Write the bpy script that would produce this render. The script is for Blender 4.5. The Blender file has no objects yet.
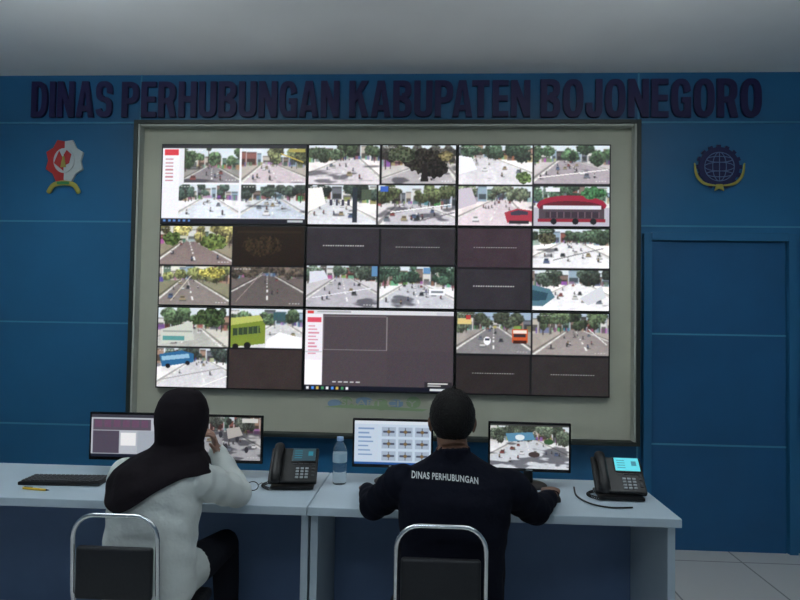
import bpy, bmesh, math, random
import numpy as np
from mathutils import Vector, Matrix, Euler
from mathutils.kdtree import KDTree
from mathutils.bvhtree import BVHTree
random.seed(4)
sc=bpy.context.scene
COL=sc.collection
sc.view_settings.view_transform='Standard'
sc.view_settings.look='None'

# ------------------------------------------------------------------ materials
def lin(c):
    c=np.asarray(c,dtype=float)/255.0
    return np.where(c<=0.04045,c/12.92,((c+0.055)/1.055)**2.4)
def L(r,g,b):
    v=lin((r,g,b)); return (float(v[0]),float(v[1]),float(v[2]),1.0)
def mat(name,col,rough=0.5,metal=0.0,emit=None,es=1.0,var=0.0,vscale=8.0,bump=0.0,bscale=60.0,trans=0.0,ior=1.45,spec=0.5,sheen=0.0):
    m=bpy.data.materials.new(name); m.use_nodes=True
    nt=m.node_tree; b=nt.nodes['Principled BSDF']
    b.inputs['Base Color'].default_value=col
    b.inputs['Roughness'].default_value=rough
    b.inputs['Metallic'].default_value=metal
    b.inputs['IOR'].default_value=ior
    b.inputs['Specular IOR Level'].default_value=spec
    b.inputs['Transmission Weight'].default_value=trans
    if sheen: b.inputs['Sheen Weight'].default_value=sheen
    if emit is not None:
        b.inputs['Emission Color'].default_value=emit
        b.inputs['Emission Strength'].default_value=es
    tc=nt.nodes.new('ShaderNodeTexCoord')
    if var>0:
        n=nt.nodes.new('ShaderNodeTexNoise'); n.inputs['Scale'].default_value=vscale; n.inputs['Detail'].default_value=5
        nt.links.new(tc.outputs['Object'],n.inputs['Vector'])
        r=nt.nodes.new('ShaderNodeValToRGB')
        c=col
        r.color_ramp.elements[0].position=0.3; r.color_ramp.elements[1].position=0.7
        r.color_ramp.elements[0].color=(c[0]*(1-var),c[1]*(1-var),c[2]*(1-var),1)
        r.color_ramp.elements[1].color=(min(1,c[0]*(1+var)),min(1,c[1]*(1+var)),min(1,c[2]*(1+var)),1)
        nt.links.new(n.outputs['Fac'],r.inputs['Fac']); nt.links.new(r.outputs['Color'],b.inputs['Base Color'])
    if bump>0:
        n2=nt.nodes.new('ShaderNodeTexNoise'); n2.inputs['Scale'].default_value=bscale; n2.inputs['Detail'].default_value=4
        nt.links.new(tc.outputs['Object'],n2.inputs['Vector'])
        bp=nt.nodes.new('ShaderNodeBump'); bp.inputs['Strength'].default_value=bump; bp.inputs['Distance'].default_value=0.02
        nt.links.new(n2.outputs['Fac'],bp.inputs['Height']); nt.links.new(bp.outputs['Normal'],b.inputs['Normal'])
    return m
M_wall=mat('blue_panel',(0.019,0.130,0.275,1),0.34,var=0.12,vscale=1.2)
M_door=mat('blue_door_panel',(0.014,0.098,0.235,1),0.40,var=0.10,vscale=2)
M_seam=mat('panel_seam',(0.07,0.27,0.43,1),0.4)
M_doorframe=mat('door_frame_blue',(0.020,0.135,0.28,1),0.4)
M_ceil=mat('ceiling_plaster',(0.86,0.87,0.86,1),0.9,var=0.03,vscale=2)
M_side=mat('side_wall_paint',(0.30,0.38,0.45,1),0.8,var=0.04)
M_letter=mat('navy_letter',(0.014,0.010,0.070,1),0.5)
M_framedark=mat('frame_dark_metal',(0.03,0.038,0.035,1),0.45,metal=0.2)
M_framelip=mat('frame_lip',(0.45,0.47,0.42,1),0.5)
M_beige=mat('frame_beige',(0.50,0.50,0.40,1),0.65,var=0.06,vscale=3)
M_black=mat('black_plastic',(0.012,0.012,0.013,1),0.42)
M_black2=mat('black_glossy',(0.008,0.008,0.009,1),0.2)
M_dgrey=mat('dark_grey_plastic',(0.04,0.04,0.045,1),0.5)
M_key=mat('key_grey',(0.05,0.05,0.055,1),0.55)
M_keyw=mat('phone_key_light',(0.35,0.38,0.4,1),0.5)
M_desk=mat('desk_laminate',(0.50,0.60,0.68,1),0.45,var=0.04,vscale=4)
M_deskp=mat('desk_panel',(0.12,0.19,0.33,1),0.6,var=0.05)
M_chrome=mat('chrome',(0.75,0.77,0.8,1),0.18,metal=1.0)
M_pad=mat('chair_vinyl',(0.015,0.016,0.02,1),0.5,bump=0.15,bscale=80)
M_skin=mat('skin_brown',(0.17,0.085,0.052,1),0.55,var=0.06,vscale=20)
M_skin2=mat('skin_light_brown',(0.36,0.20,0.15,1),0.55,var=0.06,vscale=20)
M_hair=mat('black_hair',(0.005,0.004,0.004,1),0.6,bump=0.6,bscale=140,spec=0.3)
M_shirtm=mat('black_navy_shirt',(0.006,0.007,0.014,1),0.9,bump=0.9,bscale=7,spec=0.12)
M_pants=mat('dark_trousers',(0.012,0.013,0.019,1),0.9,bump=0.3,bscale=14,spec=0.15)
M_shoe=mat('black_shoe',(0.01,0.01,0.01,1),0.35)
M_shirtw=mat('white_blouse',(0.66,0.70,0.68,1),0.85,bump=1.0,bscale=7)
M_hijab=mat('dark_hijab',(0.010,0.007,0.010,1),0.85,bump=0.5,bscale=10,spec=0.2)
M_white=mat('white_print',(0.66,0.69,0.69,1),0.7)
M_eye=mat('eye_white',(0.8,0.8,0.78,1),0.2)
M_iris=mat('iris',(0.02,0.012,0.008,1),0.1)
M_lip=mat('lip',(0.28,0.09,0.07,1),0.5)
M_red=mat('emblem_red',(0.50,0.04,0.04,1),0.45)
M_ewhite=mat('emblem_white',(0.50,0.55,0.55,1),0.5)
M_gold=mat('emblem_gold',(0.38,0.34,0.07,1),0.45)
M_green=mat('emblem_green',(0.05,0.25,0.08,1),0.5)
M_navy=mat('emblem_navy',(0.012,0.014,0.075,1),0.45)
M_globe=mat('emblem_globe_line',(0.10,0.16,0.30,1),0.5)
M_dgreen=mat('decal_green',(0.34,0.46,0.26,1),0.6)
M_dblue=mat('decal_blue',(0.26,0.38,0.54,1),0.6)
M_pet=mat('clear_pet_plastic',(0.85,0.93,0.97,1),0.06,trans=0.92,ior=1.2)
M_cap=mat('bottle_cap',(0.3,0.45,0.7,1),0.4)
M_label=mat('bottle_label',(0.45,0.62,0.72,1),0.4)
M_yellow=mat('pen_yellow',(0.7,0.45,0.04,1),0.4)
M_phs=mat('phone_screen_cyan',(0.01,0.05,0.06,1),0.3,emit=L(75,205,220),es=1.0)
M_phs2=mat('phone_screen_dim',(0.01,0.02,0.03,1),0.3,emit=L(35,60,68),es=1.0)
M_phtext=mat('phone_screen_text',(0.0,0.02,0.03,1),0.3,emit=L(30,120,140),es=1.0)

M_floor=bpy.data.materials.new('floor_tile'); M_floor.use_nodes=True
nt=M_floor.node_tree; b=nt.nodes['Principled BSDF']; tc=nt.nodes.new('ShaderNodeTexCoord')
br=nt.nodes.new('ShaderNodeTexBrick'); br.offset=0; br.inputs['Scale'].default_value=1.0
br.inputs['Brick Width'].default_value=0.6; br.inputs['Row Height'].default_value=0.6; br.inputs['Mortar Size'].default_value=0.006
br.inputs['Color1'].default_value=(0.62,0.62,0.60,1); br.inputs['Color2'].default_value=(0.58,0.58,0.57,1); br.inputs['Mortar'].default_value=(0.3,0.3,0.3,1)
nt.links.new(tc.outputs['Object'],br.inputs['Vector']); nt.links.new(br.outputs['Color'],b.inputs['Base Color']); b.inputs['Roughness'].default_value=0.25

M_screen=bpy.data.materials.new('led_screen_picture'); M_screen.use_nodes=True
nt=M_screen.node_tree; b=nt.nodes['Principled BSDF']; at=nt.nodes.new('ShaderNodeAttribute'); at.attribute_name='Col'
b.inputs['Base Color'].default_value=(0.01,0.01,0.012,1); b.inputs['Roughness'].default_value=0.35; b.inputs['Specular IOR Level'].default_value=0.2
nt.links.new(at.outputs['Color'],b.inputs['Emission Color']); b.inputs['Emission Strength'].default_value=1.0

# ------------------------------------------------------------------ builders
class MB:
    def __init__(s): s.v=[]; s.f=[]; s.m=[]; s.mats=[]; s.tag=[]
    def mi(s,m):
        if m not in s.mats: s.mats.append(m)
        return s.mats.index(m)
    def add(s,vs,fs,m,tag=0):
        o=len(s.v); k=s.mi(m)
        s.v+= [tuple(v) for v in vs]; s.tag+=[tag]*len(vs)
        for f in fs: s.f.append(tuple(i+o for i in f)); s.m.append(k)
    def box(s,c,d,m,bev=0.0,rot=None,seg=2,tag=0):
        bm=bmesh.new(); bmesh.ops.create_cube(bm,size=1)
        bmesh.ops.scale(bm,vec=Vector(d),verts=bm.verts)
        if bev>0: bmesh.ops.bevel(bm,geom=bm.edges[:],offset=bev,segments=seg,profile=0.6,affect='EDGES')
        R=Matrix.Identity(3)
        if rot is not None: R=Euler(rot).to_matrix()
        bm.verts.ensure_lookup_table()
        vs=[R@v.co+Vector(c) for v in bm.verts]; fs=[[v.index for v in f.verts] for f in bm.faces]
        bm.free(); s.add(vs,fs,m,tag)
    def ell(s,c,r,m,R=None,seg=24,rings=16,tag=0):
        vs=[];fs=[]
        R=R or Matrix.Identity(3); c=Vector(c)
        vs.append(c+R@Vector((0,0,r[2])))
        for i in range(1,rings):
            a=math.pi*i/rings
            for j in range(seg):
                t=2*math.pi*j/seg
                vs.append(c+R@Vector((r[0]*math.sin(a)*math.cos(t),r[1]*math.sin(a)*math.sin(t),r[2]*math.cos(a))))
        vs.append(c+R@Vector((0,0,-r[2])))
        for j in range(seg): fs.append((0,1+j,1+(j+1)%seg))
        for i in range(rings-2):
            for j in range(seg):
                a=1+i*seg+j;b_=1+i*seg+(j+1)%seg
                fs.append((a,a+seg,b_+seg,b_))
        n=len(vs)-1;o=1+(rings-2)*seg
        for j in range(seg): fs.append((n,o+(j+1)%seg,o+j))
        s.add(vs,fs,m,tag)
    def rings(s,rs,m,tag=0,closed=True):
        n=len(rs[0]); vs=[p for r in rs for p in r]; fs=[]
        for i in range(len(rs)-1):
            for j in range(n):
                a=i*n+j;b_=i*n+(j+1)%n
                fs.append((a,b_,b_+n,a+n))
        if closed:
            c0=sum((Vector(p) for p in rs[0]),Vector())/n; c1=sum((Vector(p) for p in rs[-1]),Vector())/n
            vs+= [c0,c1]; k=len(vs)
            for j in range(n):
                fs.append((k-2,(j+1)%n,j)); o=(len(rs)-1)*n; fs.append((k-1,o+j,o+(j+1)%n))
        s.add(vs,fs,m,tag)
    def tube(s,pts,rad,m,seg=14,ref=None,rb=None,tag=0,round_=True,sub=1):
        pts=[Vector(p) for p in pts]
        n=len(pts)
        if not hasattr(rad,'__len__'): rad=[rad]*n
        if rb is None: rb=list(rad)
        elif not hasattr(rb,'__len__'): rb=[rb]*n
        rad=list(rad); rb=list(rb)
        if sub>1:
            P=[];A=[];B=[]
            for i in range(n-1):
                p0=pts[max(i-1,0)];p1=pts[i];p2=pts[i+1];p3=pts[min(i+2,n-1)]
                for k in range(sub):
                    t=k/sub
                    P.append(0.5*((2*p1)+(-p0+p2)*t+(2*p0-5*p1+4*p2-p3)*t*t+(-p0+3*p1-3*p2+p3)*t**3))
                    A.append(rad[i]*(1-t)+rad[i+1]*t);B.append(rb[i]*(1-t)+rb[i+1]*t)
            P.append(pts[-1]);A.append(rad[-1]);B.append(rb[-1]); pts,rad,rb=P,A,B;n=len(pts)
        d0=(pts[1]-pts[0]).normalized(); d1=(pts[-1]-pts[-2]).normalized()
        if round_:
            a,b_=rad[0],rb[0];q=(a+b_)/2
            pre=[(pts[0]-d0*q*0.9,0.42),(pts[0]-d0*q*0.6,0.78)]
            a1,b1=rad[-1],rb[-1];q1=(a1+b1)/2
            post=[(pts[-1]+d1*q1*0.6,0.78),(pts[-1]+d1*q1*0.9,0.42)]
            pts=[p for p,_ in pre]+pts+[p for p,_ in post]
            rad=[a*k for _,k in pre]+rad+[a1*k for _,k in post]
            rb=[b_*k for _,k in pre]+rb+[b1*k for _,k in post]
            n=len(pts)
        up=Vector(ref) if ref is not None else (Vector((0,0,1)) if abs(d0.z)<0.9 else Vector((0,1,0)))
        rs=[]
        for i in range(n):
            d=(pts[min(i+1,n-1)]-pts[max(i-1,0)])
            d=d.normalized() if d.length>1e-9 else d0
            x=up-d*up.dot(d)
            if x.length<1e-4: x=d.orthogonal()
            x.normalize(); y=d.cross(x)
            if ref is None: up=x
            rs.append([pts[i]+x*(rad[i]*math.cos(2*math.pi*j/seg))+y*(rb[i]*math.sin(2*math.pi*j/seg)) for j in range(seg)])
        s.rings(rs,m,tag)
    def lathe(s,prof,c,m,seg=28):
        c=Vector(c)
        s.rings([[c+Vector((r*math.cos(2*math.pi*j/seg),r*math.sin(2*math.pi*j/seg),z)) for j in range(seg)] for r,z in prof],m)
    def prism(s,pts,y0,y1,m):
        n=len(pts); vs=[(x,y0,z) for x,z in pts]+[(x,y1,z) for x,z in pts]
        fs=[tuple(range(n)),tuple(range(2*n-1,n-1,-1))]+[(i,(i+1)%n,(i+1)%n+n,i+n) for i in range(n)]
        s.add(vs,fs,m)
def finish(o):
    bm=bmesh.new(); bm.from_mesh(o.data); bmesh.ops.recalc_face_normals(bm,faces=bm.faces[:]); bm.to_mesh(o.data); bm.free()
def obj(name,mb,parent=None,loc=(0,0,0),rot=(0,0,0),smooth=None):
    me=bpy.data.meshes.new(name); me.from_pydata([tuple(v) for v in mb.v],[],mb.f)
    for m in mb.mats: me.materials.append(m)
    me.polygons.foreach_set('material_index',mb.m)
    o=bpy.data.objects.new(name,me); COL.objects.link(o); finish(o)
    o.location=loc;o.rotation_euler=rot
    if parent: o.parent=parent
    if smooth is not None:
        me.polygons.foreach_set('use_smooth',[True]*len(me.polygons))
        try: me.set_sharp_from_angle(angle=math.radians(smooth))
        except Exception: pass
    return o
def empty(name,loc=(0,0,0),rot=(0,0,0)):
    e=bpy.data.objects.new(name,None); e.empty_display_size=0.1; COL.objects.link(e); e.location=loc; e.rotation_euler=rot; return e
def text_mesh(name,txt,x0,x1,z0,z1,y,depth,m,offset=0.03,parent=None,space=1.05):
    cu=bpy.data.curves.new(name,'FONT'); cu.body=txt; cu.size=1; cu.offset=offset; cu.extrude=0.5; cu.space_character=space; cu.resolution_u=6
    t=bpy.data.objects.new('tmp',cu); COL.objects.link(t)
    bpy.context.view_layer.update(); dg=bpy.context.evaluated_depsgraph_get()
    me=bpy.data.meshes.new_from_object(t.evaluated_get(dg)); bpy.data.objects.remove(t)
    co=np.empty(len(me.vertices)*3); me.vertices.foreach_get('co',co); co=co.reshape(-1,3)
    mn=co.min(0);mx=co.max(0)
    out=np.empty_like(co)
    out[:,0]=x0+(co[:,0]-mn[0])/(mx[0]-mn[0])*(x1-x0)
    out[:,2]=z0+(co[:,1]-mn[1])/(mx[1]-mn[1])*(z1-z0)
    out[:,1]=y-(co[:,2]-mn[2])/(mx[2]-mn[2])*depth
    me.vertices.foreach_set('co',out.ravel()); me.materials.clear(); me.materials.append(m)
    o=bpy.data.objects.new(name,me); COL.objects.link(o); finish(o)
    if parent: o.parent=parent
    return o
def se(a,rx,rz,p=2.7):
    c,s_=math.cos(a),math.sin(a)
    return (rx*math.copysign(abs(c)**(2/p),c),rz*math.copysign(abs(s_)**(2/p),s_))
def band(cx,cz,ro,ri,a0,a1,n=20):
    out=[]
    for i in range(n):
        a=math.radians(a0+(a1-a0)*i/n); b_=math.radians(a0+(a1-a0)*(i+1)/n)
        P=[se(a,*ro),se(b_,*ro),se(b_,*ri),se(a,*ri)]
        out.append([(cx+x,cz+z) for x,z in P])
    return out
def rc(x0,x1,z0,z1): return [(x0,z0),(x1,z0),(x1,z1),(x0,z1)]
S_=0.172; T_=0.15
def glyph(ch):
    if ch=='D': return 0.5,[rc(0,S_,0,1),rc(S_,0.2,0,T_),rc(S_,0.2,1-T_,1)]+band(0.2,0.5,(0.3,0.5),(0.3-S_,0.5-T_),-90,90)
    if ch=='I': return S_,[rc(0,S_,0,1)]
    if ch=='N': return 0.52,[rc(0,0.16,0,1),rc(0.36,0.52,0,1),[(0.0,1),(0.17,1),(0.52,0),(0.35,0)]]
    if ch=='A': return 0.54,[[(0,0),(0.165,0),(0.285,0.86),(0.285,1),(0.17,1)],[(0.54,0),(0.375,0),(0.255,0.86),(0.255,1),(0.37,1)],rc(0.12,0.42,0.17,0.32)]
    if ch=='S': return 0.5,band(0.25,0.72,(0.25,0.28),(0.08,0.13),-10,270)+band(0.25,0.28,(0.25,0.28),(0.08,0.13),90,-170)
    if ch in 'PR':
        g=[rc(0,S_,0,1),rc(S_,0.2,1-T_,1),rc(S_,0.2,0.38,0.38+T_)]+band(0.2,0.69,(0.3,0.31),(0.3-S_,0.31-T_),-90,90)
        if ch=='R': g.append([(0.22,0.46),(0.42,0.46),(0.52,0),(0.345,0)]); return 0.52,g
        return 0.5,g
    if ch=='E': return 0.43,[rc(0,S_,0,1),rc(S_,0.43,0,T_),rc(S_,0.41,0.43,0.43+T_),rc(S_,0.43,1-T_,1)]
    if ch=='H': return 0.52,[rc(0,S_,0,1),rc(0.52-S_,0.52,0,1),rc(S_,0.52-S_,0.43,0.59)]
    if ch=='U': return 0.5,[rc(0,S_,0.25,1),rc(0.5-S_,0.5,0.25,1)]+band(0.25,0.25,(0.25,0.25),(0.25-S_,0.11),180,360)
    if ch=='B': return 0.51,[rc(0,S_,0,1),rc(S_,0.24,1-T_,1),rc(S_,0.24,0.44,0.58),rc(S_,0.24,0,T_)]+band(0.24,0.75,(0.26,0.25),(0.09,0.10),-90,90)+band(0.24,0.275,(0.27,0.275),(0.095,0.13),-90,90)
    if ch=='G': return 0.5,band(0.25,0.5,(0.25,0.5),(0.25-S_,0.5-T_),15,300)+[rc(0.5-S_,0.5,0.0,0.5),rc(0.27,0.5,0.38,0.52)]
    if ch=='K': return 0.54,[rc(0,S_,0,1),[(0.15,0.36),(0.15,0.62),(0.34,1),(0.53,1)],[(0.20,0.58),(0.34,0.70),(0.54,0),(0.355,0)]]
    if ch=='T': return 0.47,[rc(0,0.47,1-T_,1),rc(0.235-S_/2,0.235+S_/2,0,1)]
    if ch=='O': return 0.52,band(0.26,0.5,(0.26,0.5),(0.26-S_,0.5-T_),0,360,40)
    if ch=='J': return 0.42,[rc(0.42-S_,0.42,0.25,1),rc(0,S_*0.95,0.25,0.38)]+band(0.21,0.25,(0.21,0.25),(0.035,0.11),180,360)
KERN={'PA':-0.085,'AT':-0.075,'TE':0.02,'KA':0.0}
def block_word(name,txt,x0,x1,z0,z1,depth,m,parent):
    x=0; G=[]; gap=0.068
    for i,ch in enumerate(txt):
        w,g=glyph(ch); G.append((x,g)); x+=w+gap+KERN.get(txt[i:i+2],0)
    tot=x-gap; mb=MB(); sx=(x1-x0)/tot; sz=z1-z0
    for i,(ox,g) in enumerate(G):
        for q,poly in enumerate(g): mb.prism([(x0+(ox+px)*sx,z0+pz*sz) for px,pz in poly],-0.001,-depth-0.0001*(q%3),m)
    return obj(name,mb,parent)

# ------------------------------------------------------------------ screen painter
def vnoise(h,w,cell,rs,ax=1.0):
    cy_=cell; cx_=cell*ax
    gh=int(h/cy_)+3; gw=int(w/cx_)+3
    g=rs.rand(gh,gw); y=np.arange(h)/cy_; x=np.arange(w)/cx_
    yi=y.astype(int);xi=x.astype(int);fy=(y-yi)[:,None];fx=(x-xi)[None,:]
    fy=fy*fy*(3-2*fy);fx=fx*fx*(3-2*fx)
    a=g[yi][:,xi];b=g[yi][:,xi+1];c=g[yi+1][:,xi];d=g[yi+1][:,xi+1]
    return (a*(1-fx)+b*fx)*(1-fy)+(c*(1-fx)+d*fx)*fy
def fbm(h,w,cell,rs,ax=1.0):
    return (vnoise(h,w,cell,rs,ax)*4+vnoise(h,w,max(cell/2,1),rs,ax)*2+vnoise(h,w,max(cell/4,1),rs,ax))/7
class Cv:
    def __init__(s,x0,y0,x1,y1,k=1.9,bg=(20,20,22),seed=0):
        s.W=int((x1-x0)*k)+1; s.H=int((y1-y0)*k)+1; s.k=k
        s.X,s.Y=np.meshgrid(np.linspace(x0,x1,s.W),np.linspace(y0,y1,s.H))
        s.a=np.zeros((s.H,s.W,3))+np.array(bg,float); s.rs=np.random.RandomState(seed)
    def put(s,msk,col,al=1.0):
        m=(msk.astype(float)*al)[...,None]; s.a=s.a*(1-m)+np.array(col,float)*m
    def rect(s,a,b,c,d,col,al=1.0): s.put((s.X>=a)&(s.X<=c)&(s.Y>=b)&(s.Y<=d),col,al)
    def ell(s,cx,cy,rx,ry,col,al=1.0): s.put(((s.X-cx)/rx)**2+((s.Y-cy)/ry)**2<=1,col,al)
    def bush(s,cx,cy,rx,ry,col,seed=0):
        rs=np.random.RandomState(seed+77); n=vnoise(s.H,s.W,3,rs); n2=vnoise(s.H,s.W,6,rs)
        m=(((s.X-cx)/rx)**2+((s.Y-cy)/ry)**2<=0.55+0.8*n2)
        s.a=np.where(m[...,None],np.array(col,float)*(0.4+1.2*n)[...,None],s.a)
    def inpoly(s,pts):
        ins=np.zeros(s.X.shape,bool);n=len(pts)
        for i in range(n):
            x1,y1=pts[i];x2,y2=pts[(i+1)%n]
            if y1==y2: continue
            c=((y1>s.Y)!=(y2>s.Y))&(s.X<(x2-x1)*(s.Y-y1)/(y2-y1)+x1); ins^=c
        return ins
    def poly(s,pts,col,al=1.0): s.put(s.inpoly(pts),col,al)
    def line(s,x1,y1,x2,y2,w,col,al=1.0):
        dx,dy=x2-x1,y2-y1;l=dx*dx+dy*dy
        t=np.clip(((s.X-x1)*dx+(s.Y-y1)*dy)/l,0,1)
        s.put(np.hypot(s.X-x1-t*dx,s.Y-y1-t*dy)<=w/2,col,al)
    def feed(s,a,b,c,d,seed=0,road=(185,183,194),side=(215,214,216),tree=(48,70,44),hz=0.34,vx=0.5,spread=1.1,nv=5,shadow=0.4,sky=(210,224,236),lean=0.0,dens=1.0):
        rs=np.random.RandomState(seed+11); save=s.a.copy()
        m=(s.X>=a)&(s.X<=c)&(s.Y>=b)&(s.Y<=d)
        u=(s.X-a)/(c-a);v=(s.Y-b)/(d-b); w=c-a;h=d-b
        n1=fbm(s.H,s.W,14,rs);n3=vnoise(s.H,s.W,2.6,rs);n4=fbm(s.H,s.W,13,rs,4.5);n5=fbm(s.H,s.W,30,rs);n6=vnoise(s.H,s.W,2.0,rs,2.5)
        t=np.clip((v-hz)/(1-hz),0,1)
        sidec=np.array(side,float)*(0.90,0.885,0.87)
        im=np.zeros_like(s.a)+sidec
        im*=(0.84+0.22*n1+0.08*t+0.06*(n6-0.5))[...,None]
        cxx=vx+lean*t; hw=0.05+spread*0.5*t
        rd=(np.abs(u-cxx)<hw)&(v>hz)
        im=np.where(rd[...,None],np.array(road,float)*(0.80+0.14*n5+0.08*t+0.09*(n6-0.5)+0.05*(n3-0.5))[...,None],im)
        ed=(np.abs(np.abs(u-cxx)-hw)<0.010+0.016*t)&(v>hz)
        im=np.where(ed[...,None],np.array((222,220,216.))*(0.85+0.25*n6)[...,None],im)
        kb=(np.abs(np.abs(u-cxx)-hw-0.025-0.035*t)<0.010+0.018*t)&(v>hz)
        im=np.where(kb[...,None],im*0.62,im)
        cl=(np.abs(u-cxx)<0.005+0.009*t)&(v>hz)&((np.floor(6/(t+0.18))%2)==0)
        im=np.where(cl[...,None],np.array((238,238,238.)),im)
        sky_=np.array(sky,float)*(0.92+0.12*n5)[...,None]
        im=np.where((v<=hz)[...,None],sky_,im)
        s.a=np.where(m[...,None],im,s.a)
        x=a-2
        while x<c:
            bw=rs.uniform(4,11); bh=rs.uniform(0.14,0.34)*h; co=np.array([(180,170,156),(120,96,84),(205,205,200),(92,98,110),(160,120,96),(70,64,62),(130,160,185),(140,70,60),(80,110,92)][rs.randint(9)],float)
            zz=b+hz*h; off=abs(x+bw/2-(a+vx*w))/w*0.28*h
            s.rect(x,zz-bh,x+bw,zz+1+off*0.7,co); s.rect(x,zz-bh,x+bw,zz-bh+1.3,co*0.6); s.rect(x+0.8,zz-bh*0.35,x+bw-0.8,zz+off*0.5,co*0.42)
            for q in range(3): s.rect(x+bw*rs.rand(),zz-1,x+bw*rs.rand()+1.4,zz+1.5+off*0.6,np.array(rs.randint(40,190,3),float),0.8)
            x+=bw+rs.uniform(0,1.2)
        if shadow>0:
            val=(n4*0.8+n5*0.2); al=np.clip((val-(1-shadow*0.98))/0.05,0,1)*((v>hz+0.03)&m)
            s.a=s.a*(1-0.55*al[...,None])+np.array((3,3,10.))*al[...,None]
        k_=int(11*dens*w/70)
        for i in range(k_):
            tx=rs.uniform(0,1); edge=abs(tx-vx)
            ty=rs.uniform(0.0,hz*0.8)+edge*0.12
            r=(0.07+0.11*rs.rand()+edge*0.12)*h
            ccx=a+tx*w;ccy=b+ty*h; f=rs.uniform(0.55,1.35); q=rs.uniform(0.9,1.6)
            mm=(((s.X-ccx)/(r*q))**2+((s.Y-ccy)/r)**2<=0.35+1.1*n1-0.35*n3)&m
            lit=np.clip(1.15-0.5*(s.Y-ccy)/r,0.5,1.6)
            s.a=np.where(mm[...,None],np.array(tree,float)*(f*(0.35+1.25*n3)*lit)[...,None],s.a)
            if rs.rand()<0.4: s.line(ccx,ccy+r*0.5,ccx+rs.uniform(-1,1),b+(hz+0.05+edge*0.25)*h,0.8,(45,36,30))
        for i in range(int(nv*1.9)+3):
            tt=rs.uniform(0.02,0.85)**1.3; xx=vx+lean*tt+rs.uniform(-0.95,0.95)*(0.07+spread*0.5*tt)
            if xx<0.06 or xx>0.92: continue
            px=a+xx*w;py=b+(hz+0.03+(0.95-hz)*tt)*h;sz=0.65+1.7*tt
            if rs.rand()<0.42:
                co=np.array([(225,225,230),(40,42,50),(130,50,46),(90,100,120),(195,195,190),(60,80,125),(150,130,90)][rs.randint(7)],float)
                s.rect(px-sz*1.7,py+sz*0.5,px+sz*1.9,py+sz*1.2,(50,50,58),0.7)
                s.rect(px-sz*1.5,py-sz*0.5,px+sz*1.5,py+sz*0.8,co); s.rect(px-sz*1.1,py-sz*1.3,px+sz*1.1,py-sz*0.4,co*0.45+10); s.rect(px-sz*1.0,py-sz*1.5,px+sz*1.0,py-sz*1.2,co)
            else:
                co=[(50,40,50),(125,55,55),(60,75,115),(190,190,200),(60,60,66),(140,115,80)][rs.randint(6)]
                s.ell(px+sz*0.8,py+sz*0.9,sz,sz*0.3,(60,60,70),0.6); s.ell(px,py+sz*0.2,sz*0.5,sz*0.8,(30,28,32)); s.ell(px,py-sz*0.5,sz*0.48,sz*0.55,co); s.ell(px,py-sz*1.15,sz*0.32,sz*0.34,(40,30,28))
        # hazy, washed-out CCTV colour
        lum=s.a.mean(2,keepdims=True); wsh=(s.a*0.72+lum*0.28)*0.90+20
        for i in range(2):
            p=np.pad(wsh,((1,1),(1,1),(0,0)),mode='edge'); wsh=wsh*0.6+0.1*(p[:-2,1:-1]+p[2:,1:-1]+p[1:-1,:-2]+p[1:-1,2:])
        s.a=wsh
        for i in range(6): s.rect(a+2+i*3,b+1.6,a+4+i*3,b+2.5,(235,235,235),0.55)
        for i in range(4): s.rect(c-14+i*3,d-3,c-12.2+i*3,d-2.1,(235,235,235),0.55)
        s.a=np.where(m[...,None],s.a,save)
    def dark(s,a,b,c,d,col=(52,46,48),line=None,seed=1):
        rs=np.random.RandomState(seed); n=fbm(s.H,s.W,20,rs)
        m=(s.X>=a)&(s.X<=c)&(s.Y>=b)&(s.Y<=d)
        s.a=np.where(m[...,None],np.array(col,float)*(0.9+0.2*n)[...,None],s.a)
        if line:
            x=line[0]
            while x<line[1]:
                s.rect(x,line[2]-0.45,min(x+1.9,line[1]),line[2]+0.45,(175,175,175)); x+=2.5
    def mesh(s,name,w,h,parent=None,loc=(0,0,0),gain=1.0,blur=0.45):
        W,H=s.W,s.H
        a=s.a
        p=np.pad(a,((1,1),(1,1),(0,0)),mode='edge'); av=(p[:-2,1:-1]+p[2:,1:-1]+p[1:-1,:-2]+p[1:-1,2:])/4
        a=a*(1-blur)+av*blur
        a=np.clip(a+s.rs.normal(0,5,a.shape),0,255)
        co=np.zeros((H,W,3)); co[...,0]=np.linspace(-w/2,w/2,W)[None,:]; co[...,2]=np.linspace(h/2,-h/2,H)[:,None]
        me=bpy.data.meshes.new(name); me.vertices.add(W*H); me.vertices.foreach_set('co',co.ravel())
        nf=(W-1)*(H-1); idx=np.arange(W*H).reshape(H,W)
        q=np.stack([idx[1:,:-1],idx[1:,1:],idx[:-1,1:],idx[:-1,:-1]],-1).reshape(-1)
        me.loops.add(nf*4); me.loops.foreach_set('vertex_index',q)
        me.polygons.add(nf); me.polygons.foreach_set('loop_start',np.arange(nf)*4)
        me.update(calc_edges=True)
        ca=me.color_attributes.new('Col','FLOAT_COLOR','POINT')
        c4=np.ones((H,W,4)); c4[...,:3]=lin(a)*gain; ca.data.foreach_set('color',c4.astype(np.float32).ravel())
        me.materials.append(M_screen)
        o=bpy.data.objects.new(name,me); COL.objects.link(o); o.location=loc
        if parent: o.parent=parent
        return o

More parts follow.
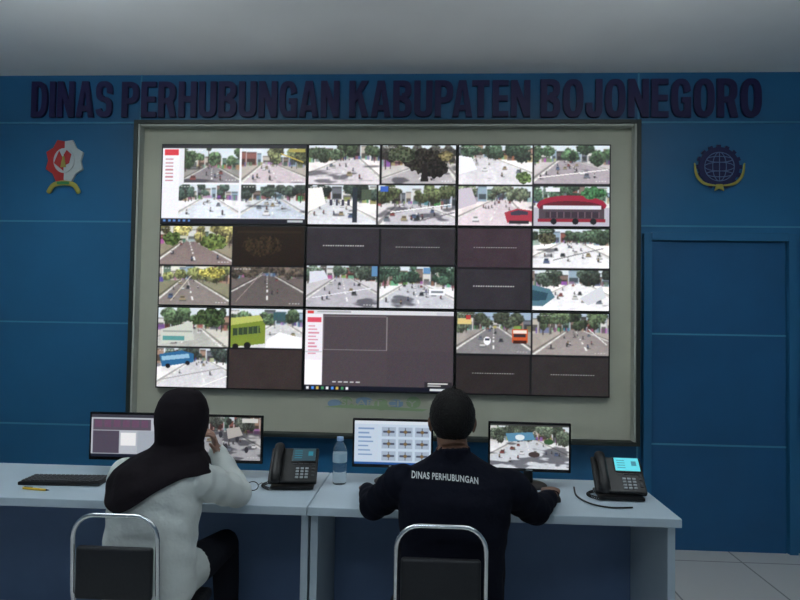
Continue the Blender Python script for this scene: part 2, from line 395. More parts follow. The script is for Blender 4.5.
# ------------------------------------------------------------------ room shell
def shell(name,c,d,m):
    mb=MB(); mb.box((0,0,0),d,m); return obj(name,mb,loc=c)
RX0,RX1,RY0,RZ=-3.6,3.5,-6.4,3.235
shell('floor',((RX0+RX1)/2,RY0/2,-0.05),(RX1-RX0+0.2,-RY0+0.2,0.1),M_floor)
shell('ceiling',((RX0+RX1)/2,RY0/2,RZ+0.05),(RX1-RX0+0.2,-RY0+0.2,0.1),M_ceil)
shell('wall_back',((RX0+RX1)/2,0.05,RZ/2),(RX1-RX0+0.2,0.1,RZ),M_wall)
shell('wall_left',(RX0-0.05,RY0/2,RZ/2),(0.1,-RY0,RZ),M_side)
shell('wall_right',(RX1+0.05,RY0/2,RZ/2),(0.1,-RY0,RZ),M_side)
shell('wall_front',((RX0+RX1)/2,RY0-0.05,RZ/2),(RX1-RX0+0.2,0.1,RZ),M_side)
k=1
def trim(x0,x1,z0,z1,t=0.004,m=M_seam):
    global k
    mb=MB(); mb.box((0,0,0),(x1-x0,t,z1-z0),m); obj('trim_%d'%k,mb,loc=((x0+x1)/2,-t/2,(z0+z1)/2)); k+=1
sw=0.011
for z in (2.89,):
    trim(RX0,-1.735,z-sw/2,z+sw/2); trim(1.735,RX1,z-sw/2,z+sw/2)
for z in (2.175,1.45,0.725): trim(RX0,-1.75,z-sw/2,z+sw/2)
trim(1.75,RX1,2.175-sw/2,2.175+sw/2)
for z in (1.44,0.70): trim(2.84,RX1,z-sw/2,z+sw/2)
trim(-1.745-sw,-1.745,0,RZ); trim(1.75,1.75+sw,0,RZ)
dr=empty('door_1',(2.285,0,0))
mb=MB()
mb.box((0,-0.008,1.035),(0.88,0.016,2.07),M_door,0.003)
for z in (1.44,0.70): mb.box((0,-0.018,z),(0.88,0.005,0.011),M_seam)
obj('door_leaf',mb,dr)
mb=MB()
mb.box((-0.475,-0.022,1.06),(0.055,0.044,2.12),M_doorframe,0.004)
mb.box((0.475,-0.022,1.06),(0.055,0.044,2.12),M_doorframe,0.004)
mb.box((0,-0.022,2.10),(0.895,0.044,0.055),M_doorframe,0.004)
obj('door_frame',mb,dr)

# ------------------------------------------------------------------ lettering
sg=empty('wall_sign_lettering',(0,0,0))
for w,x0,x1,za,zb in [('DINAS',-2.555,-1.955,2.925,3.185),('PERHUBUNGAN',-1.885,-0.315,2.925,3.18),('KABUPATEN',-0.245,1.015,2.925,3.18),('BOJONEGORO',1.085,2.57,2.92,3.185)]:
    block_word('letters_'+w.lower(),w,x0,x1,za,zb,0.022,M_letter,sg)

def ngon(n,r,ph=0,sx=1,sz=1): return [(r*sx*math.cos(ph+2*math.pi*i/n),r*sz*math.sin(ph+2*math.pi*i/n)) for i in range(n)]
e=empty('regional_government_emblem',(-2.295,0,2.61)); mb=MB()
star=[]
for i in range(16):
    r=0.150 if i%2==0 else 0.122
    a=math.pi/8*i+math.pi/8; star.append((r*math.cos(a)*0.98,r*math.sin(a)*1.08))
def halfpoly(sgn):
    pts=sorted([p for p in star if p[0]*sgn>0.001],key=lambda p:-p[1])
    return [(0,0.140)]+pts+[(0,-0.140)]
mb.prism(halfpoly(-1),0,-0.018,M_red); mb.prism(halfpoly(1),0,-0.018,M_ewhite)
mb.prism(ngon(24,0.085,0,0.9,1.05),-0.016,-0.024,M_ewhite)
mb.prism([(-0.07,-0.02),(-0.035,0.07),(0,0.0),(0.0,-0.075)],-0.022,-0.028,M_red)
mb.prism([(0.0,-0.04),(0.04,-0.02),(0.055,0.045),(0.02,0.075),(0.0,0.04)],-0.022,-0.028,M_red)
mb.prism([(-0.02,-0.05),(0.02,-0.05),(0.006,0.03),(-0.006,0.03)],-0.026,-0.031,M_gold)
mb.tube([(-0.11,-0.014,-0.225),(-0.075,-0.014,-0.175),(0,-0.014,-0.16),(0.075,-0.014,-0.175),(0.11,-0.014,-0.225)],0.018,M_gold,rb=0.008,sub=5,ref=(0,0,1))
mb.box((0,-0.024,-0.162),(0.09,0.006,0.02),M_green,0.002)
obj('emblem_plaque',mb,e)
e=empty('transportation_emblem',(2.29,0,2.58)); mb=MB()
mb.prism(ngon(36,0.135),0,-0.016,M_navy)
for i in range(16):
    a=2*math.pi*i/16; mb.box((0.14*math.cos(a),-0.008,0.14*math.sin(a)),(0.022,0.014,0.026),M_navy,rot=(0,-a,0))
def ringxz(rx,rz,cx=0,cz=0,y=-0.02,r=0.003,m=M_globe,a0=0,a1=2*math.pi,n=40):
    mb.tube([(cx+rx*math.cos(a0+(a1-a0)*i/n),y,cz+rz*math.sin(a0+(a1-a0)*i/n)) for i in range(n+1)],r,m,seg=8)
ringxz(0.098,0.098); ringxz(0.045,0.098); ringxz(0.098,0.03)
ringxz(0.085,0.02,cz=0.05); ringxz(0.085,0.02,cz=-0.05)
mb.tube([(0,-0.02,-0.098),(0,-0.02,0.098)],0.003,M_globe,seg=8)
for sx in (-1,1):
    mb.tube([(sx*0.165,-0.02,0.02),(sx*0.15,-0.02,-0.06),(sx*0.10,-0.02,-0.115),(sx*0.02,-0.02,-0.13)],[0.005,0.010,0.010,0.005],M_gold,rb=0.005,sub=5,ref=(0,0,1))
mb.prism([(-0.02,-0.12),(0.02,-0.12),(0.03,-0.165),(0,-0.15),(-0.03,-0.165)],-0.01,-0.022,M_gold)
obj('emblem_plaque',mb,e)

# ------------------------------------------------------------------ video wall frame
vf=empty('video_wall_frame',(0,0,0)); mb=MB()
FX,F0,F1=1.735,0.70,2.87; D=0.13; tk=0.026
mb.box((-FX+tk/2,-D/2,(F0+F1)/2),(tk,D,F1-F0),M_framedark,0.003)
mb.box((FX-tk/2,-D/2,(F0+F1)/2),(tk,D,F1-F0),M_framedark,0.003)
mb.box((0,-D/2,F1-tk/2),(2*FX-2*tk,D,tk),M_framedark,0.003)
mb.box((0,-D/2,F0+tk/2),(2*FX-2*tk,D,tk),M_framedark,0.003)
obj('outer_frame',mb,vf)
mb=MB()
mb.box((0,-0.035,(F0+F1)/2),(2*FX-2*tk,0.03,F1-F0-2*tk),M_beige)
obj('backing_panel',mb,vf)
mb=MB()
for sx in (-1,1): mb.box((sx*(FX-tk-0.008),-0.085,(F0+F1)/2),(0.014,0.07,F1-F0-2*tk),M_framelip,0.002)
mb.box((0,-0.085,F1-tk-0.008),(2*FX-2*tk-0.04,0.07,0.014),M_framelip,0.002)
obj('inner_lip',mb,vf)
mb=MB()
zc=0.935
for i,(x,w,m_) in enumerate([(-0.30,0.05,M_dblue),(-0.22,0.045,M_dgreen),(-0.10,0.06,M_dblue),(0.02,0.05,M_dgreen),(0.12,0.055,M_dblue),(0.24,0.05,M_dgreen)]):
    mb.prism([(x+w*math.cos(a),zc+0.04*math.sin(a)*(1 if i%2 else 0.7)+0.01*(i%3-1)) for a in np.linspace(0,2*math.pi,24,endpoint=False)],-0.050,-0.053,m_)
mb.prism([(-0.38,0.90),(0.30,0.885),(0.34,0.90),(-0.2,0.925)],-0.051,-0.0545,M_dgreen)
obj('decal',mb,vf)
text_mesh('decal_letters','SMART CITY',-0.26,0.26,0.915,0.955,-0.054,0.002,M_beige,parent=vf,offset=0.01)

# ------------------------------------------------------------------ nine screens
R={}
R[0,0]=(161,147,305,222);R[1,0]=(308,147,456,224);R[2,0]=(459,146,612,226)
R[0,1]=(158,228,303,304);R[1,1]=(306,230,455,309);R[2,1]=(458,231,611,312)
R[0,2]=(155,309,301,385);R[1,2]=(304,312,453,389);R[2,2]=(457,315,610,395)
C={kk:Cv(*r,seed=i) for i,(kk,r) in enumerate(R.items())}
c=C[0,0]
c.rect(161,147,305,222,(230,230,236)); c.rect(161,147,305,150,(40,40,45)); c.rect(178,150,183,222,(220,220,226))
c.feed(183,150,239,183,1,tree=(50,72,42),hz=0.5,road=(140,132,140),side=(160,158,152),nv=3,shadow=0.45,dens=1.5)
c.feed(241,150,305,183,2,tree=(76,82,44),hz=0.42,road=(215,196,206),side=(205,195,186),vx=0.4,lean=0.2,nv=4,shadow=0.3)
c.line(280,155,302,163,1.1,(190,170,80)); c.rect(288,150.5,304,153.5,(160,150,80))
c.feed(178,185,239,217,3,tree=(40,58,50),hz=0.36,road=(235,246,260),side=(268,272,280),nv=3,shadow=0.35)
c.feed(241,185,305,217,4,tree=(42,54,46),hz=0.36,road=(205,220,242),side=(245,254,268),nv=7,shadow=0.48,dens=1.3)
c.rect(163,151,177,157,(205,60,70)); 
for i in range(7): c.rect(164,160+i*3.4,164+8+(i*5)%5,161.2+i*3.4,(180,120,130))
c.rect(161,217.5,305,222,(25,25,35)); 
for i in range(6): c.rect(163+i*5,218.6,165.5+i*5,220.6,(90,130,190))
c.rect(288,218.5,303,220.5,(180,185,190))
c=C[1,0]
c.feed(308,147,380,185,5,tree=(46,60,40),hz=0.30,road=(232,222,232),side=(276,272,276),vx=0.62,lean=-0.25,nv=5,shadow=0.38,spread=1.3)
c.feed(382,147,456,184,6,tree=(46,46,42),hz=0.4,road=(185,178,185),side=(228,224,224),vx=0.75,lean=-0.3,nv=4,shadow=0.4)
c.bush(425,162,22,12,(46,44,40),1); c.bush(402,155,14,8,(66,72,58),2); c.bush(436,170,12,9,(38,36,34),3); c.poly([(423,165),(427,165),(429,182),(421,182)],(38,33,33))
c.bush(446,157,7,5,(105,98,70),4)
c.feed(308,186,377,224,7,tree=(36,50,42),hz=0.32,road=(232,236,246),side=(282,282,286),vx=0.3,lean=0.2,nv=8,shadow=0.35)
c.poly([(308,189),(322,188),(326,204),(308,212)],(236,234,232)); c.rect(353,188,358,222,(46,52,60)); c.rect(362,190,372,200,(76,86,72))
for i in range(4): c.rect(330+i*6,200,332.5+i*6,206,(60,60,76))
c.feed(379,186,456,224,8,tree=(66,76,42),hz=0.42,road=(210,205,217),side=(254,252,260),vx=0.35,lean=0.3,nv=8,shadow=0.38,dens=1.4)
c.rect(381,187,389,192,(60,95,180)); c.line(392,212,452,204,1.0,(240,240,242)); c.line(420,220,455,212,1.0,(120,115,120))
c=C[2,0]
c.feed(459,146,534,185,9,tree=(40,60,42),hz=0.28,road=(240,236,246),side=(280,280,284),vx=0.35,lean=0.2,nv=6,shadow=0.32,spread=1.5)
c.poly([(459,156),(472,158),(478,170),(459,175)],(234,234,240)); c.bush(526,178,8,6,(86,104,64),5)
c.feed(536,146,612,184,10,tree=(42,68,40),hz=0.36,road=(176,162,174),side=(228,220,226),vx=0.4,lean=0.4,nv=10,shadow=0.3,spread=1.6)
c.line(540,178,610,170,1.0,(235,230,230))
c.feed(459,187,534,226,11,tree=(72,82,60),hz=0.30,road=(236,216,227),side=(268,256,262),vx=0.6,lean=-0.2,nv=6,shadow=0.3)
c.poly([(506,213),(519,209),(534,211),(534,222),(509,223)],(160,55,70)); c.poly([(512,213),(520,210.5),(530,212),(530,215),(513,216)],(60,55,70)); c.rect(511,221,531,224,(48,43,48)); c.poly([(459,190),(472,188),(478,204),(459,210)],(196,188,200))
c.feed(536,187,612,226,12,tree=(45,72,50),hz=0.30,road=(176,176,186),side=(244,244,250),nv=2,shadow=0.3)
c.rect(536,208,612,226,(178,176,188)); c.ell(574,205.5,35,10,(146,36,58)); c.ell(574,208,32,7,(90,30,42)); c.rect(541,209,607,221,(74,64,72)); c.rect(545,205.5,604,209.5,(212,212,222)); c.rect(548,212,602,218,(56,46,56)); c.rect(540,219,608,222,(136,42,56))
for x_ in (556,578,596): c.ell(x_,221.5,3.2,3,(28,28,32))
for x_ in range(552,604,7): c.rect(x_,212,x_+1,218,(110,90,98))
c.rect(548,188,562,192,(225,225,230)); c.bush(596,193,13,6,(56,96,62),6)
c=C[0,1]
c.feed(158,228,231,265,13,tree=(132,124,58),hz=0.36,road=(140,116,112),side=(160,148,118),vx=0.4,lean=0.1,nv=3,shadow=0.2,sky=(205,205,192))
c.bush(212,243,13,8,(88,102,56),7); c.bush(170,240,9,7,(72,88,50),8); c.rect(178,237,185,240,(190,190,170))
c.feed(158,267,229,304,14,tree=(112,120,56),hz=0.30,road=(138,125,120),side=(146,146,108),vx=0.4,lean=0.1,nv=4,shadow=0.2,sky=(228,226,210))
c.line(170,300,190,276,1.0,(195,188,170)); c.bush(212,273,14,5,(160,154,82),9)
c.dark(232,228,303,265,(32,23,16),seed=3)
c.bush(262,246,20,10,(44,34,22),10); c.rect(236,232,300,234,(52,40,24),0.7)
c.feed(231,267,303,304,15,tree=(60,50,40),hz=0.18,road=(96,84,82),side=(112,98,96),vx=0.5,nv=3,shadow=0.2,spread=1.6,sky=(120,104,88))
c.line(236,300,262,272,0.9,(140,128,124))
c=C[1,1]
c.dark(306,230,379,266,(46,42,47),(322,364,248),4); c.dark(381,230,455,266,(47,43,47),(396,440,249),5)
c.rect(306,230,455,231,(80,80,85))
c.feed(306,268,378,309,16,tree=(56,72,58),hz=0.26,road=(188,184,198),side=(224,222,234),vx=0.5,lean=0.1,nv=5,shadow=0.28,spread=1.4)
c.line(312,300,372,290,1.0,(220,220,228)); c.poly([(309,274),(324,273),(328,281),(309,286)],(208,210,222)); c.rect(372,268,378,278,(90,132,172))
c.feed(380,268,455,309,17,tree=(40,68,50),hz=0.38,road=(202,205,218),side=(266,270,278),vx=0.45,lean=0.1,nv=11,shadow=0.32,spread=1.3,dens=1.3)
c.rect(424,269,431,275,(95,138,180)); c.rect(430,290,446,296,(235,236,241)); c.rect(432,292,444,294,(120,125,135))
c=C[2,1]
c.dark(458,231,532,270,(58,46,53),(474,518,250),6); c.dark(458,272,532,312,(46,43,48),(474,516,289),7)
c.feed(534,231,611,270,18,tree=(42,60,42),hz=0.30,road=(248,248,254),side=(284,284,286),vx=0.5,nv=9,shadow=0.32,spread=1.4)
c.bush(548,240,10,6,(72,72,58),11); c.line(555,262,605,250,1.0,(130,130,135))
c.feed(534,272,611,312,19,tree=(44,56,46),hz=0.30,road=(256,256,261),side=(288,288,290),vx=0.6,nv=8,shadow=0.28,spread=1.4)
c.poly([(534,287),(552,291),(557,299),(545,308),(534,308)],(80,115,130)); c.poly([(534,292),(550,295),(548,302),(534,303)],(46,74,88)); c.poly([(582,300),(604,287),(608,299),(590,307)],(205,208,215))
c.rect(457,270.5,532,271.5,(30,25,30))
c=C[0,2]
c.feed(155,309,227,346,20,tree=(48,68,40),hz=0.46,road=(192,194,186),side=(222,222,210),vx=0.5,lean=-0.2,nv=2,shadow=0.35,dens=1.3)
c.bush(208,318,18,9,(54,68,44),12); c.poly([(158,330),(190,322),(192,340),(158,344)],(192,197,188)); c.rect(160,336,182,340.5,(86,145,145)); c.rect(160,331,190,332.5,(150,155,150))
c.feed(229,309,301,346,21,tree=(50,70,44),hz=0.36,road=(222,223,226),side=(262,262,264),vx=0.7,nv=2,shadow=0.25)
c.poly([(229,320),(258,317),(264,324),(264,342),(229,346)],(116,134,52)); c.poly([(229,318),(258,315),(262,320),(229,325)],(174,182,98)); c.poly([(231,328),(258,325),(259,332),(231,335)],(50,66,46)); c.poly([(266,338),(278,331),(301,336),(301,346),(264,346)],(236,236,240))
for x_ in range(236,258,5): c.rect(x_,325,x_+0.8,335,(110,128,66))
c.rect(272,312,284,320,(60,88,94)); c.ell(246,344,3.5,3,(24,24,24)); c.ell(234,345,3,2.5,(24,24,24))
c.feed(155,348,226,385,22,tree=(50,64,58),hz=0.26,road=(222,222,230),side=(264,266,272),vx=0.6,lean=0.1,nv=4,shadow=0.3,spread=1.4)
c.poly([(157,354),(180,350),(192,353),(192,361),(160,366)],(46,98,142)); c.poly([(159,356),(187,353),(188,357),(160,360)],(140,180,205)); c.ell(166,365,2.5,2.2,(24,24,28)); c.ell(186,362,2.3,2,(24,24,28)); c.line(160,378,222,366,1.0,(160,156,162)); c.line(200,384,226,374,1.0,(235,235,235))
c.dark(228,348,301,385,(52,44,43),seed=8)
c=C[1,2]
c.rect(304,312,453,389,(72,64,69)); c.rect(304,312,453,316,(205,206,212)); c.rect(306,313,312,315.3,(200,60,60)); c.rect(316,313,350,314.6,(160,160,165)); c.rect(436,313,452,315.2,(190,190,200))
c.rect(304,316,321.5,384,(226,222,230)); c.rect(306,319,320,324,(205,75,95)); 
for i in range(9): c.rect(307,327+i*3.3,314+(i*7)%5,328.2+i*3.3,(200,130,150))
c.rect(304,352,321,353,(190,190,200)); c.rect(304,360,321,384,(238,237,242))
for a_ in [(322,349.6,386,350.3),(386,318,386.7,350.3),(322,317.5,386,318.1),(322,317.5,322.6,350)]: c.rect(*a_,(135,127,131))
c.rect(387,350,453,383,(69,61,67)); c.rect(304,384.3,453,389,(18,20,32))
for i in range(9): c.rect(306+i*5,385.5,308.6+i*5,388,[(220,220,225),(80,140,220),(200,170,90),(70,140,95)][i%4])
c.rect(425,379,452,384.3,(40,38,42)); c.rect(428,380.5,448,381.6,(225,225,225)); c.rect(428,382.4,441,383.3,(190,190,190)); c.rect(430,385.7,450,387.6,(200,205,210))
for i in range(5): c.rect(332+i*6,380.5,336+i*6,381.6,(200,200,205))
c=C[2,2]
c.feed(457,315,532,356,23,tree=(54,64,46),hz=0.34,road=(128,124,128),side=(172,164,160),vx=0.5,lean=0.0,nv=3,shadow=0.2,sky=(140,172,205))
c.rect(513,331,529,344,(190,84,46)); c.rect(514,332,528,335,(228,215,205)); c.rect(515,336,527,339,(54,44,48)); c.rect(514,342,528,345,(64,32,26)); c.ell(488,343,3.6,4.2,(235,235,240)); c.rect(485.5,340.5,490.5,342.5,(56,60,74)); c.rect(458,321,472,327,(208,188,125))
c.rect(466,318,471,322,(172,60,58))
c.feed(534,315,610,356,24,tree=(54,70,44),hz=0.36,road=(156,143,140),side=(188,177,168),vx=0.55,lean=0.2,nv=7,shadow=0.28,spread=1.4,sky=(160,184,208))
c.line(590,330,608,345,1.0,(215,215,215))
c.dark(457,358,531,395,(42,37,37),(473,516,375),9); c.dark(533,358,610,395,(46,42,42),(552,596,375),10)
PW,PH=1.03,0.5667
first=True
for j in range(3):
    for i in range(3):
        x=(i-1)*PW; z=1.86+(1-j)*PH
        e=empty('wall_display_screen' if first else 'wall_display_screen.%03d'%(j*3+i),(x,0,z)); first=False
        mb=MB(); mb.box((0,-0.075,0),(PW-0.003,0.05,PH-0.003),M_black,0.003)
        obj('display_bezel_case',mb,e)
        C[i,j].mesh('display_picture',PW-0.022,PH-0.022,e,(0,-0.1012,0),gain=1.2)

# ------------------------------------------------------------------ desks
DZ=0.75
def desk(name,x0,x1):
    e=empty(name,((x0+x1)/2,0,0)); w=x1-x0; mb=MB()
    mb.box((0,-1.525,DZ-0.0175),(w-0.003,0.57,0.035),M_desk,0.004)
    obj('desk_top',mb,e)
    mb=MB()
    mb.box((-w/2+0.02,-1.50,(DZ-0.035)/2),(0.03,0.50,DZ-0.036),M_desk,0.002)
    mb.box((w/2-0.02,-1.50,(DZ-0.035)/2),(0.03,0.50,DZ-0.036),M_desk,0.002)
    mb.box((0,-1.285,0.40),(w-0.072,0.018,0.62),M_deskp,0.002)
    obj('desk_panels',mb,e)
desk('control_desk',-2.35,-0.13); desk('control_desk.001',-0.13,1.345)

# ------------------------------------------------------------------ monitors
def monitor(name,x,y,rz,cv,gain=0.85):
    e=empty(name,(x,y,DZ),(0,0,rz)); mb=MB()
    W,H=0.376,0.226; zc=0.182
    mb.box((0,0.004,zc),(W,0.018,H),M_black2,0.004)
    mb.box((0,0.022,zc),(W*0.72,0.03,H*0.7),M_black,0.012,seg=3)
    mb.box((0,-0.0062,zc-H/2+0.009),(0.03,0.002,0.005),M_keyw)
    obj('monitor_case',mb,e,smooth=40)
    cv.mesh('monitor_picture',W-0.020,H-0.026,e,(0,-0.0058,zc+0.003),gain)
    mb=MB(); mb.tube([(0,0.034,0.17),(0,0.036,0.10),(0,0.03,0.014)],[0.02,0.02,0.022],M_black,rb=[0.012]*3,ref=(1,0,0),round_=False)
    mb.lathe([(0.0,0.001),(0.085,0.001),(0.085,0.006),(0.078,0.011),(0.03,0.014),(0.0,0.015)],(0,0.02,0.0),M_black)
    obj('monitor_stand',mb,e,smooth=50)
c=Cv(86,414,166,458,3,(190,195,205),31)
c.rect(86,414,166,417,(60,60,70)); c.rect(88,419,150,430,(95,85,100)); 
for i in range(6): c.rect(90+i*10,420,97+i*10,427,(110,80,105)); c.rect(88,431+i*4,116,432+i*4,(120,120,135))
c.rect(88,431,116,454,(84,76,92)); c.rect(118,433,134,446,(250,250,252)); c.rect(136,431,162,454,(170,178,190)); c.rect(86,455,166,458,(25,30,45))
monitor('desktop_monitor',-1.075,-1.40,0.03,c)
c=Cv(185,417,265,458,2.5,(190,195,205),32)
c.feed(185,417,265,458,33,tree=(60,66,58),hz=0.28,road=(180,180,188),side=(215,216,222),vx=0.5,nv=14,shadow=0.48,spread=1.5)
for p in [(215,440),(228,445),(240,438),(250,448),(222,434)]: c.ell(*p,2,3,(55,55,62))
c.rect(245,418,262,422,(215,215,210)); c.poly([(228,428),(242,426),(246,434),(230,438)],(185,180,176))
monitor('desktop_monitor.001',-0.615,-1.40,0.0,c)
c=Cv(354,421,432,464,3,(205,222,240),34)
c.rect(354,421,432,424,(225,235,246)); c.rect(356,425,378,461,(205,220,238))
for i in range(3):
    for j in range(3):
        x_=382+j*17;y_=427+i*12
        c.rect(x_,y_,x_+14,y_+9,(172,188,208)); c.line(x_+2,y_+4.5,x_+12,y_+4.5,1.8,(80,86,104)); c.line(x_+7,y_+1,x_+7,y_+8,1.2,(100,105,120)); c.ell(x_+7,y_+4.5,1.8,1.8,(125,105,75))
for i in range(7): c.rect(358,428+i*4.3,374-(i*5)%7,429.4+i*4.3,(130,160,200))
c.rect(354,462,432,464,(40,90,160))
monitor('desktop_monitor.002',0.185,-1.40,0.0,c)
c=Cv(489,423,571,470,2.5,(205,222,240),35)
c.feed(489,423,571,470,36,tree=(66,80,62),hz=0.3,road=(220,228,240),side=(258,264,272),vx=0.45,lean=0.1,nv=12,shadow=0.44,spread=1.5)
c.poly([(505,433),(533,431),(536,439),(508,442)],(90,140,170)); c.ell(520,437,5,3,(220,230,236)); c.rect(489,423,571,425,(60,62,60)); c.ell(535,455,6,3,(70,60,60)); c.ell(550,441,5,3,(60,90,60))
monitor('desktop_monitor.003',0.815,-1.40,-0.03,c,1.0)

# ------------------------------------------------------------------ phones
def phone(name,x,y,rz,scr,s=0.95):
    e=empty(name,(x,y,DZ),(0,0,rz)); e.scale=(s,s,s); tilt=math.radians(42)
    mb=MB()
    mb.box((0.0,0.045,0.052),(0.15,0.02,0.085),M_black,0.004,rot=(math.radians(-18),0,0))
    mb.box((0,-0.02,0.012),(0.20,0.16,0.014),M_black,0.006)
    obj('phone_foot',mb,e,smooth=40)
    pf=bpy.data.objects.new('phone_body_pivot',None); COL.objects.link(pf); pf.parent=e; pf.location=(0,-0.085,0.03); pf.rotation_euler=(tilt,0,0)
    mb=MB()
    mb.box((0.0,0.095,0.0),(0.225,0.19,0.026),M_black,0.008,seg=3)
    mb.box((0.045,0.145,0.014),(0.118,0.078,0.008),M_black2,0.003)
    for r in range(4):
        for q in range(3): mb.box((0.02+q*0.022,0.072-r*0.016,0.0145),(0.015,0.009,0.005),M_keyw,0.0015)
    for r in range(4): mb.box((0.093,0.088-r*0.018,0.0145),(0.014,0.008,0.005),M_key,0.0015)
    for q in range(4): mb.box((0.005+q*0.027,0.098,0.0145),(0.02,0.006,0.004),M_key,0.001)
    obj('phone_body',mb,pf,smooth=40)
    mb=MB(); mb.box((0.045,0.147,0.0185),(0.110,0.070,0.002),scr); 
    obj('phone_screen',mb,pf)
    mb=MB()
    for r in range(4): mb.box((0.018,0.167-r*0.013,0.0198),(0.036,0.003,0.001),M_phtext)
    mb.box((0.076,0.152,0.0198),(0.022,0.024,0.001),M_phtext)
    obj('phone_screen_text',mb,pf)
    mb=MB()
    mb.tube([(-0.075,0.005,0.030),(-0.075,0.03,0.044),(-0.075,0.095,0.050),(-0.075,0.16,0.044),(-0.075,0.187,0.030)],[0.024,0.022,0.019,0.022,0.024],M_black,rb=[0.018,0.014,0.011,0.014,0.018],sub=5,ref=(1,0,0),seg=18)
    mb.ell((-0.075,0.012,0.020),(0.025,0.026,0.014),M_black); mb.ell((-0.075,0.18,0.020),(0.025,0.026,0.014),M_black)
    obj('phone_handset',mb,pf,smooth=60)
    mb=MB(); pts=[]
    n=150
    for i in range(n+1):
        t=i/n; bx=-0.10-0.04*math.sin(math.pi*t); by=-0.11+0.13*t
        a=t*2*math.pi*17
        pts.append((bx+0.006*math.cos(a),by,0.0095+0.0065*(1+math.sin(a))*0.9-0.004))
    mb.tube(pts,0.002,M_black,seg=6); obj('coiled_cord',mb,e,smooth=60)
phone('desk_telephone',-0.255,-1.49,0.10,M_phs2)
phone('desk_telephone.001',1.185,-1.50,-0.06,M_phs)

# ------------------------------------------------------------------ small desk items
e=empty('water_bottle',(-0.055,-1.44,DZ)); mb=MB()
mb.lathe([(0.0,0.0),(0.028,0.0),(0.032,0.006),(0.032,0.05),(0.0295,0.056),(0.032,0.062),(0.032,0.085),(0.0295,0.091),(0.032,0.097),(0.032,0.145),(0.029,0.163),(0.014,0.190),(0.0125,0.20),(0.0,0.20)],(0,0,0),M_pet)
obj('bottle_body',mb,e,smooth=50)
mb=MB(); mb.lathe([(0,0.196),(0.0155,0.196),(0.0155,0.212),(0.0145,0.214),(0,0.214)],(0,0,0),M_cap); obj('bottle_cap',mb,e,smooth=40)
mb=MB(); mb.lathe([(0.0327,0.1),(0.0329,0.102),(0.0329,0.138),(0.0327,0.14)],(0,0,0),M_label); obj('bottle_label',mb,e,smooth=40)
e=empty('computer_keyboard',(-1.28,-1.56,DZ),(0,0,0.06)); mb=MB()
mb.box((0,0,0.009),(0.36,0.13,0.016),M_black,0.005); 
for r in range(5):
    for q in range(17):
        if r==4 and 4<q<10: continue
        mb.box((-0.162+q*0.0202,0.047-r*0.0225,0.019),(0.0165,0.018,0.006),M_key,0.0015,seg=1)
mb.box((-0.02,-0.043,0.019),(0.098,0.018,0.006),M_key,0.0015)
obj('keyboard_body',mb,e)
def mouse(name,x,y,rz,m=M_black):
    e=empty(name,(x,y,DZ),(0,0,rz)); mb=MB(); 
    rs=[]
    for i in range(13):
        t=i/12; yy=-0.052+0.104*t; w=0.031*math.sqrt(max(0.02,1-(2*t-1)**4)); h=0.034*math.sqrt(max(0.03,1-(1.7*t-0.75)**2*0.9)) 
        rs.append([(w*math.cos(a),yy,max(0.001,0.002+h*max(0,math.sin(a))**0.8)) for a in np.linspace(0,2*math.pi,24,endpoint=False)])
    mb.rings(rs,m); mb.ell((0,0.026,0.034),(0.004,0.01,0.006),M_dgrey)
    obj('mouse_body',mb,e,smooth=60)
mouse('computer_mouse',0.885,-1.60,0.0)
e=empty('ballpoint_pen',(-1.33,-1.70,DZ),(0,0,-0.15)); mb=MB()
mb.tube([(-0.06,0,0.006),(0.05,0,0.006)],0.005,M_yellow); mb.tube([(0.05,0,0.006),(0.068,0,0.006)],[0.0045,0.001],M_black); mb.box((-0.035,0,0.0125),(0.04,0.003,0.002),M_black); obj('pen_body',mb,e,smooth=50)
e=empty('power_cable',(0,0,DZ)); mb=MB()
mb.tube([(1.02,-1.40,0.005),(1.0,-1.54,0.005),(1.03,-1.65,0.005),(1.10,-1.70,0.005),(1.19,-1.69,0.005)],0.0035,M_black,seg=8,sub=8)
obj('cable',mb,e,smooth=60)
e=empty('eyeglasses',(-0.445,-1.61,DZ),(0,0,0.1)); mb=MB()
for sx in (-1,1): mb.tube([(sx*0.034+0.024*math.cos(a),0,0.022+0.019*math.sin(a)) for a in np.linspace(0,2*math.pi,25)],0.002,M_black,seg=6); mb.tube([(sx*0.06,0,0.028),(sx*0.062,0.06,0.02),(sx*0.06,0.11,0.004)],0.002,M_black,seg=6)
mb.tube([(-0.01,0,0.026),(0.01,0,0.026)],0.002,M_black,seg=6)
obj('glasses_frame',mb,e,smooth=50)

